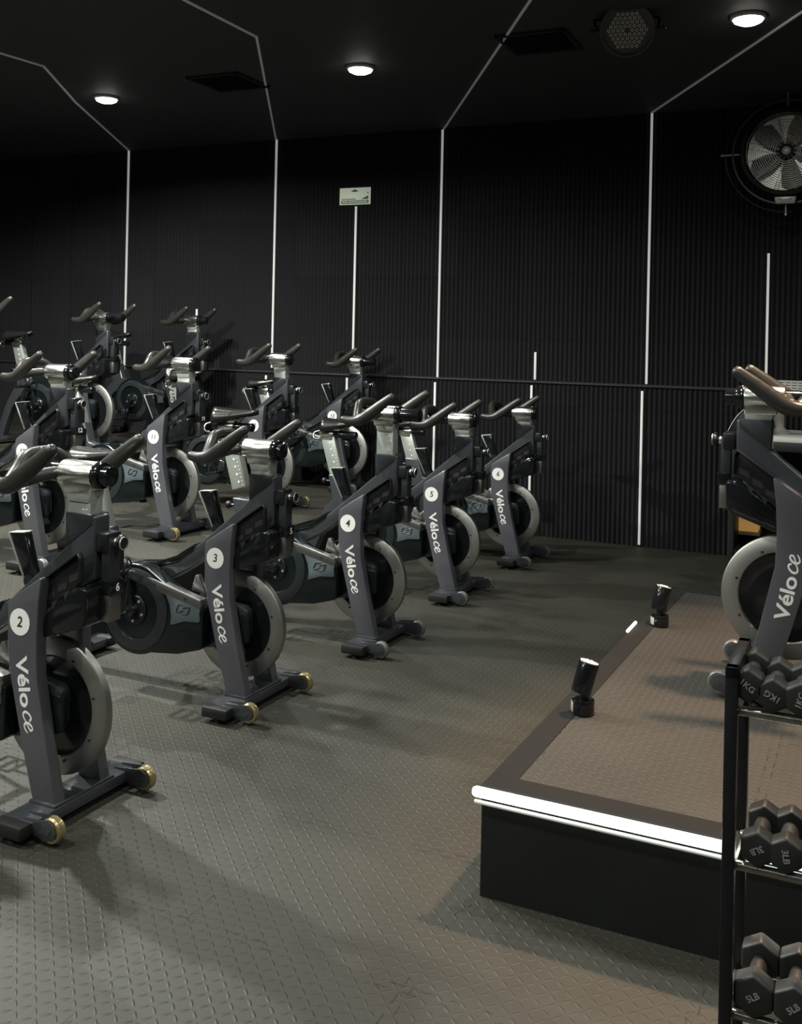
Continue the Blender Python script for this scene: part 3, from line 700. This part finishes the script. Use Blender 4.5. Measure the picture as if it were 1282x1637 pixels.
# ------------------------------------------------------------------ seating tiers
def tier_poly(name, v0, v1, z1):
    # clip by the back wall: far edge follows the wall
    u = Vector((math.sin(R(26.2)), math.cos(R(26.2)), 0)); v = Vector((math.cos(R(26.2)), -math.sin(R(26.2)), 0))
    def far(vv):
        # u-distance to the wall plane (offset .045 in front)
        n = WN; return ((W0 + n * .045).dot(n) - (v * vv).dot(n)) / u.dot(n)
    poly = [(v0, -1.0), (v1, -1.0), (v1, far(v1)), (v0, far(v0))]
    b = MB(); b.prism(poly, 0, z1, 0, 'z')
    bm = b.bm
    for f in bm.faces:
        f.material_index = 0 if f.normal.z > .5 else 1
        f.smooth = False
    return struct(name, b.mesh(name, [M_['floor'], M_['stage']]), (0, 0, 0), YB)
tier_poly('floor_middle_tier', -5.24, -3.50, T2)
tier_poly('floor_top_tier', -7.9, -5.24, T3)

# ------------------------------------------------------------------ stage
ZS = .300
A = Vector((.2439, 2.731, 0)); SU = Vector((math.sin(R(26.3)), math.cos(R(26.3)), 0)); SV = Vector((math.cos(R(25.3)), -math.sin(R(25.3)), 0))
Bc = A + SU * 2.52; 
B2 = Bc + SV * 2.7; A2 = A + SV * 2.7
LS = (A2 - A).length
t = thing('stage_platform', 'low black stage platform with brown-grey treadplate rubber top and glowing front edge', 'stage', (A.x, A.y, 0), -R(25.3))
inv = Matrix.Rotation(R(25.3), 4, 'Z') @ Matrix.Translation(-A)
pl = [inv @ p for p in (A, A2, B2, Bc)]
pl = [(p.x, p.y) for p in pl]
b = MB(); b.prism(pl, 0, ZS - .012, 0, 'z'); link('body', b.mesh('body', M_['stage']), t)
def inset(poly, d):
    out = []; n = len(poly)
    for i in range(n):
        p0, p1, p2 = (Vector(poly[(i + k) % n]) for k in (-1, 0, 1))
        e0 = (p1 - p0).normalized(); e1 = (p2 - p1).normalized(); n0 = Vector((-e0.y, e0.x)); n1 = Vector((-e1.y, e1.x))
        m_ = (n0 + n1); m_ /= m_.dot(n0); out.append(tuple(p1 + m_ * d))
    return out
ip = inset(pl, .075)
b = MB(); b.prism(ip, ZS - .0125, ZS, 0, 'z'); o = link('rubber_mat', b.mesh('rubber_mat', M_['mat2']), t)
n = 4
for i in range(n):
    j = (i + 1) % n
    b = MB(); b.prism([pl[i], pl[j], ip[j], ip[i]], ZS - .0122, ZS + .002, 0, 'z'); link('edge_board', b.mesh('edge_board', M_['edge']), t)
b = MB(); b.tube([(-.012, -.014, ZS - .015), (LS, -.014, ZS - .015)], .0140, 14); link('led_strip', b.mesh('led_strip', M_['led']), t)
b = MB(); b.tube([(-.012, -.016, ZS - .041), (LS, -.016, ZS - .041)], .0055, 10); link('led_profile', b.mesh('led_profile', M_['lip_reflect']), t)
# short lit piece showing at the left edge
q0 = inv @ on_z(1003, 1009, ZS + .006); q1 = inv @ on_z(1016, 995, ZS + .006)
b = MB(); b.tube([q0, q1], .006, 10); link('led_strip', b.mesh('led_strip', M_['led']), t)

# small spotlights on the stage edge
def spot(px, py, lab, rz):
    p = on_z(px, py, ZS + .002)
    t = thing('stage_spotlight', lab, 'spotlight', p, rz, 'small black spotlights on the stage edge')
    b = MB(); b.cyl((0, 0, .0005), (0, 0, .046), .036, seg=32, bevel=.003); link('base', b.mesh('base', M_['gloss']), t)
    b = MB(); b.box((-.0355, 0, .022), (.003, .030, .030), .001); link('label', b.mesh('label', M_['silver']), t)
    b = MB(); b.box((0, 0, .058), (.022, .030, .035), .004); link('bracket', b.mesh('bracket', M_['black']), t)
    d = Vector((.28, .10, 1)).normalized(); c0 = Vector((-.008, 0, .066))
    b = MB(); b.cyl(c0, c0 + d * .100, .0335, seg=32, bevel=.003); b.sph(c0 + d * .02 + Vector((0, -.034, 0)), .005); h = link('head', b.mesh('head', M_['gloss']), t)
    b = MB(); b.cyl(c0 + d * .0995, c0 + d * .1025, .0295, seg=28)
    b.mi = 1
    for k in range(6):
        a_ = k * math.pi / 3; q = d.to_track_quat('Z', 'Y').to_matrix() @ Vector((.014 * math.cos(a_), .014 * math.sin(a_), 0)); b.cyl(c0 + d * .102 + q, c0 + d * .106 + q, .0060, .003, 8)
    link('lens', b.mesh('lens', [M_['spotlens'], M_['lens']]), h)
spot(932, 1140, 'near small black spotlight on the left edge of the stage', R(0))
spot(1055, 1000, 'far small black spotlight on the left edge of the stage', R(12))

# coach bike on the stage, facing the class
bike(None, (1.195, 3.64, ZS + .003), math.pi - R(25), 'black-looking exercise bike on the stage facing the other bikes', 1.01, .015, .95, 0, 70, 'wheelG')

# ------------------------------------------------------------------ dumbbell rack
RY = R(25.3)
def rk(px, py, Y):
    r = ray(px, py); return Vector((r.x * Y, Y, EYE + r.z * Y))
c0 = rk(1171, 1064, 1.97); RZ = c0.z
t = thing('dumbbell_rack', 'tall black three-tier dumbbell rack in front of the stage at right', 'rack', (c0.x, c0.y, 0), -RY)
TB = .024; DP = .195; WR = .62
b = MB()
for y in (0, DP): b.box((0, y, RZ / 2), (TB, TB, RZ), .002)
b.box((0, DP / 2, RZ - TB / 2), (TB, DP + TB, TB), .002); b.box((0, DP / 2 , .012), (TB, DP + TB, TB), .002)
link('side_frame', b.mesh('side_frame', M_['rack']), t)
b = MB()
for y in (0, DP): b.box((WR, y, RZ / 2), (TB, TB, RZ), .002)
b.box((WR, DP / 2, RZ - TB / 2), (TB, DP + TB, TB), .002); b.box((WR, DP / 2, .012), (TB, DP + TB, TB), .002)
link('side_frame', b.mesh('side_frame', M_['rack']), t)
TZ = [.828, .528, .244]; HR_ = [.0295, .0305, .0365]
for z in TZ:
    zr = z - HR_[TZ.index(z)] * 1.13 - .0095
    b = MB()
    for y in (.018, .150): b.cyl((.005, y, zr), (WR, y, zr), .0095, seg=16)
    b.box((.0, .085, zr - .018), (.010, .175, .03), .002); b.box((WR, .085, zr - .018), (.010, .175, .03), .002)
    link('shelf_rail', b.mesh('shelf_rail', M_['rackrod']), t)
TR = [.0295, .0305, .0365]; HEADS = []
for HR in TR:
  HEAD = []
  for y in (-.062, .062):
    b = MB(); hexa = [(HR / math.cos(R(30)) * math.sin(R(60 * k)), HR / math.cos(R(30)) * math.cos(R(60 * k))) for k in range(6)]
    b.prism(hexa, y - .022, y + .022, .0055, seg=3); HEAD.append(b.mesh('head', M_['db'], 50))
  HEADS.append(HEAD)
b = MB(); b.lathe([(.0145, -.045), (.0165, -.02), (.0175, 0), (.0165, .02), (.0145, .045)], (0, 0, 0), 'y', 24); HAND = b.mesh('handle', M_['db'])
def dumbbell(px, py, tier, txt, ang, lab, dz=0., dyaw=0, grp='hex dumbbells on the rack'):
    z = TZ[tier] + dz
    # front head centre on the line of heads, y=.022 in rack frame
    r = ray(px, py); 
    # solve in plane z
    tt = (z - EYE) / r.z; pz = Vector((r.x * tt, tt, z))
    loc = Matrix.Rotation(RY, 4, 'Z') @ (pz - Vector((c0.x, c0.y, 0))); x = loc.x
    pos = Vector((c0.x, c0.y, 0)) + Matrix.Rotation(-RY, 4, 'Z') @ Vector((x, .084, 0)); pos.z = z
    d = thing('dumbbell', lab, 'dumbbell', pos, -RY + dyaw, grp)
    f = link('head', HEADS[tier][0], d); link('head', HEADS[tier][1], d); link('handle', HAND, d)
    me = text_mesh(txt, .017, .0003, m=M_['dbtxt']); me.transform(Matrix.Translation((0, -.0846, 0)) @ Matrix.Rotation(ang, 4, 'Y') @ Matrix.Rotation(R(90), 4, 'X')); link('lettering', me, f)
dumbbell(1205, 1070, 0, '1KG', R(35), 'grey hex dumbbell at the left end of the top shelf, sitting highest', .012)
dumbbell(1240, 1096, 0, '1KG', R(205), 'second grey hex dumbbell from the left on the top shelf')
dumbbell(1283, 1106, 0, '1KG', R(-75), 'grey hex dumbbell on the top shelf cut by the right edge')
dumbbell(1215, 1338, 1, '3LB', R(150), 'grey hex dumbbell at the left end of the middle shelf')
dumbbell(1260, 1347, 1, '3LB', R(80), 'second grey hex dumbbell on the middle shelf, by the right edge')
dumbbell(1208, 1572, 2, '5LB', R(-35), 'dark hex dumbbell at the left end of the bottom shelf')
dumbbell(1272, 1586, 2, '5LB', R(-40), 'dark hex dumbbell on the bottom shelf cut by the right edge')

# ------------------------------------------------------------------ DJ desk against the back wall
def desk_pt(px, py, off): s, z = on_wall(px, py, off); return s, z
sD, zD = on_wall(1166, 690, .75)
t = thing('dj_desk', 'black DJ desk with white top standing against the back wall', 'desk', wp(sD, .42, 0), ROT)
DW, DD = 1.6, .66
b = MB(); b.box((.02, 0, .45), (.04, DD, .90), .004); b.box((DW - .02, 0, .45), (.04, DD, .90), .004); b.box((DW / 2, DD / 2 - .01, .45), (DW, .02, .90)); b.box((DW / 2, 0, .17), (DW - .08, DD - .02, .02)); b.box((DW / 2, 0, .52), (DW - .08, DD - .02, .02)); b.box((DW / 2, 0, .86), (DW, DD, .06), .004)
link('cabinet', b.mesh('cabinet', M_['desk']), t)
b = MB(); b.box((DW / 2 + .12, 0, .905), (DW - .24, DD, .030), .004); link('top', b.mesh('top', M_['desktop']), t)
ZT = .92
def put_on_desk(px, py, off, z):   # location on plane z at pixel
    return on_z(px, py, z)
p = on_z(1247, 693, ZT)
t = thing('laptop_stand', 'white laptop riser on a round base standing on the DJ desk', 'stand', p, ROT)
b = MB(); b.lathe([(.064, 0), (.064, .012), (.050, .020), (.036, .030), (.028, .040)], (0, 0, 0), 'z', 36); link('base', b.mesh('base', M_['silver']), t)
b = MB(); b.cyl((0, .0, .03), (-.02, .0, .20), .027, .042, 24); link('column', b.mesh('column', M_['silver']), t)
b = MB()
rt = Matrix.Rotation(R(38), 4, 'X')
for k in range(9): b.box(Vector((.10, .0, .272)) + rt.to_3x3() @ Vector((0, -.11 + k * .0275, 0)), (.42, .013, .010), .001, rt)
for k in range(11): b.box(Vector((-.10 + k * .04, .0, .272)), (.010, .235, .010), .001, rt)
link('perforated_tray', b.mesh('perforated_tray', M_['desktop']), t)
b = MB(); b.box((.10, -.105, .190), (.42, .020, .028), .004); link('front_lip', b.mesh('front_lip', M_['silver']), t)
p = on_z(1262, 684, ZT); t = thing('dj_mixer', 'flat silver DJ mixer with small knobs on the desk behind the riser', 'mixer', p + Vector((.10, -.02, 0)), ROT)
b = MB(); b.box((0, 0, .0125), (.30, .20, .025), .004); link('body', b.mesh('body', M_['silver']), t)
for i in range(6):
    for j in range(3):
        b = MB(); b.cyl((-.125 + i * .05, -.06 + j * .06, .025), (-.125 + i * .05, -.06 + j * .06, .045), .012, .010, 12); link('knob', b.mesh('knob', M_['ink'] if (i + j) % 2 else M_['dark']), t)
# dark mesh bag leaning at the left end of the desk
p = on_z(1181, 700, .86); t = thing('gig_bag', 'dark grey mesh bag leaning on the desk left end', 'bag', wp(on_wall(1182, 700, .6)[0] + .06, .60, .92), ROT + R(4))
b = MB(); b.prism([(-.135, 0), (.13, 0), (.15, .17), (.0, .175), (-.07, .12)], -.05, .05, .012); link('body', b.mesh('body', M_['dark']), t)
b = MB(); b.tube([(-.135, -.052, .004), (-.075, -.054, .115), (.0, -.054, .172), (.14, -.054, .168)], .004, 8, 4); link('piping', b.mesh('piping', M_['bar']), t)
sB, zB = on_wall(1198, 845, .42)
b = MB(); b.box((0, 0, .0), (.125, .15, .125), .008); t = thing('amber_box', 'glowing amber box on the lower shelf of the desk', 'box', wp(sB, .42, .20 + .125), ROT)
link('body', b.mesh('body', M_['wood']), t); b = MB(); b.box((0, 0, -.072), (.15, .17, .024), .004); link('foot', b.mesh('foot', M_['woodd']), t); b = MB(); b.box((-.075, 0, 0), (.018, .16, .14), .003); link('side', b.mesh('side', M_['woodd']), t)
b = MB(); b.box((0, 0, .045), (.20, .14, .09), .006)
sB, zB = on_wall(1235, 722, .42); thing('cardboard_box', 'small tan box on the upper shelf of the desk', 'box', wp(sB, .42, .53), ROT, None, b.mesh('cardboard_box', M_['woodd']))
sB, zB = on_wall(1186, 735, .6); b = MB(); b.lathe([(.020, 0), (.026, .005), (.030, .055), (.026, .055), (.018, .008)], (0, 0, 0), 'z', 20)
thing('cup', 'small white cup on the upper shelf at the desk left end', 'cup', wp(sB + .02, .66, .53), ROT, None, b.mesh('cup', M_['desktop']))

# ------------------------------------------------------------------ fan on the wall
FO = .34
r = ray(1258, 243); n2 = Vector((WN.x, WN.y)); tt = (W0.dot(WN) + FO) / (r.x * WN.x + r.y * WN.y)
FP = Vector((r.x * tt, tt, EYE + r.z * tt))
t = thing('wall_fan', 'large round black wall fan with silver grille at the right edge', 'fan', FP, ROT)
rot = Matrix.Rotation(R(0), 4, 'X')
b = MB(); b.lathe([(.262, .06), (.285, .06), (.300, -.03), (.292, -.05), (.270, -.055), (.262, -.045)], (0, 0, 0), 'y', 64, True); link('housing', b.mesh('housing', M_['fanb'], 50), t)
b = MB(); b.lathe([(.255, .055), (.10, .09), (.02, .09)], (0, 0, 0), 'y', 48); link('back_plate', b.mesh('back_plate', M_['fans'], 50), t)
b = MB()
for k in range(14): b.lathe([(.070 + k * .014, -.052 - .010 * math.cos(k / 14 * 1.57)), (.0725 + k * .014, -.052 - .010 * math.cos(k / 14 * 1.57)), (.0725 + k * .014, -.050), (.070 + k * .014, -.050)], (0, 0, 0), 'y', 48, True)
for k in range(12):
    a_ = k * math.pi / 6 + .25; b.cyl((.045 * math.cos(a_), -.056, .045 * math.sin(a_)), (.268 * math.cos(a_), -.048, .268 * math.sin(a_)), .0022, seg=6)
link('grille', b.mesh('grille', M_['bar']), t)
for k in range(5):
    a_ = k * 2 * math.pi / 5
    pts = [(.04, -.03), (.10, -.075), (.20, -.105), (.245, -.06), (.245, .03), (.16, .045), (.05, .03)]
    b = MB(); b.prism(pts, -.004, .004, .001); bl = b.mesh('blade', M_['blade']); bl.transform(Matrix.Rotation(a_, 4, 'Y') @ Matrix.Rotation(R(22), 4, 'X'))
    link('blade', bl, t)
b = MB(); b.cyl((0, .03, 0), (0, -.045, 0), .048, seg=28, bevel=.004); b.mi = 1; b.cyl((0, -.045, 0), (0, -.066, 0), .031, .028, 28, .003); link('hub', b.mesh('hub', [M_['fanb'], M_['silver']]), t)
for rr_, rx in ((.345, 0), (.395, .03)):
    b = MB(); N = 44; pts = []
    a0, a1 = (0, 360) if rr_ < .36 else (85, 275)
    if a1 - a0 == 360: b.lathe([(rr_ - .006, -.006 + rx), (rr_ + .006, -.006 + rx), (rr_ + .006, .006 + rx), (rr_ - .006, .006 + rx)], (0, 0, 0), 'y', 64, True)
    else: b.tube([(rr_ * math.cos(R(a0 + (a1 - a0) * k / N)), rx, rr_ * math.sin(R(a0 + (a1 - a0) * k / N))) for k in range(N + 1)], .006, 8)
    link('ring', b.mesh('ring', M_['dark']), t)
b = MB()
for a_ in (0, 90, 180, 270): c, s = math.cos(R(a_)), math.sin(R(a_)); b.cyl((.29 * c, 0, .29 * s), (.415 * c, .01, .415 * s), .006, seg=10); b.sph((.415 * c, .01, .415 * s), .011)
link('pivot_bolt', b.mesh('pivot_bolt', M_['ruler']), t)
b = MB(); b.cyl((0, .08, 0), (0, FO - .02, 0), .03, seg=16); b.box((0, FO - .012, 0), (.16, .02, .24), .004); b.tube([(.395 * math.cos(R(85)), .03, .395 * math.sin(R(85))), (0, .15, .30), (0, FO - .03, .10)], .012, 8, 4)
b.tube([(.395 * math.cos(R(275)), .03, .395 * math.sin(R(275))), (0, .15, -.30), (0, FO - .03, -.10)], .012, 8, 4); link('wall_bracket', b.mesh('wall_bracket', M_['fanb']), t)
b = MB(); b.prism([(-.068, -.306), (.068, -.306), (.060, -.352), (-.060, -.352)], -.075, -.03, .006); link('control_panel', b.mesh('control_panel', M_['silver']), t)
b = MB()
for k in range(6): b.box((-.038 + k * .015, -.0758, -.325), (.010, .001, .006))
b.box((.0, -.0758, -.338), (.06, .001, .003)); link('panel_print', b.mesh('panel_print', M_['dark']), t)

# ------------------------------------------------------------------ PAR light under the ceiling
PC = rk(1003, 48, 5.2)
t = thing('par_light', 'round black stage light with rows of small lenses hanging from the ceiling', 'stage light', (PC.x, PC.y, CEIL), 0)
dn = Vector((-.22, -.90, -.52)).normalized(); Q = dn.to_track_quat('Z', 'Y').to_matrix().to_4x4(); cl = Vector((0, 0, PC.z - CEIL))
def pq(me): me.transform(Matrix.Translation(cl) @ Q); return me
b = MB(); b.lathe([(.135, .0), (.137, -.02), (.130, -.05), (.085, -.11), (.05, -.13)], (0, 0, 0), 'z', 48); b.lathe([(.126, -.001), (.138, -.001), (.138, .012), (.126, .012)], (0, 0, 0), 'z', 48, True); link('housing', pq(b.mesh('housing', M_['par'], 50)), t)
b = MB(); pt = .0235
for j in range(-4, 5):
    n = 9 - abs(j)
    for i in range(n):
        x, y = (i - (n - 1) / 2) * pt, j * pt * .866
        if abs(x) < .004 and abs(y) < .004: continue
        b.lathe([(.0088, .001), (.0092, .006), (.0066, .0075), (.0050, .004), (.0010, .003)], (x, y, 0), 'z', 12)
        b.mi = 1; b.cyl((x, y, .0035), (x, y, .0062), .0042, .0030, 8); b.mi = 0
link('lens_array', pq(b.mesh('lens_array', [M_['lens'], M_['par']])), t)
b = MB(); X = Q.to_3x3() @ Vector((1, 0, 0)); X.z *= .3; X.normalize()
for sg in (-1, 1):
    e = cl + X * sg * .150; b.tube([e, e + Vector((sg * .012, .02, .06)), Vector((X.x * sg * .10, X.y * sg * .10 + .05, -.015)), Vector((0, .05, -.012))], .0075, 8, 5)
    b.cyl(cl + X * sg * .130, cl + X * sg * .175, .008, seg=10); b.sph(cl + X * sg * .178, .014)
b.cyl((0, .05, 0), (0, .05, -.035), .022, seg=16)
link('yoke', b.mesh('yoke', M_['dark']), t)
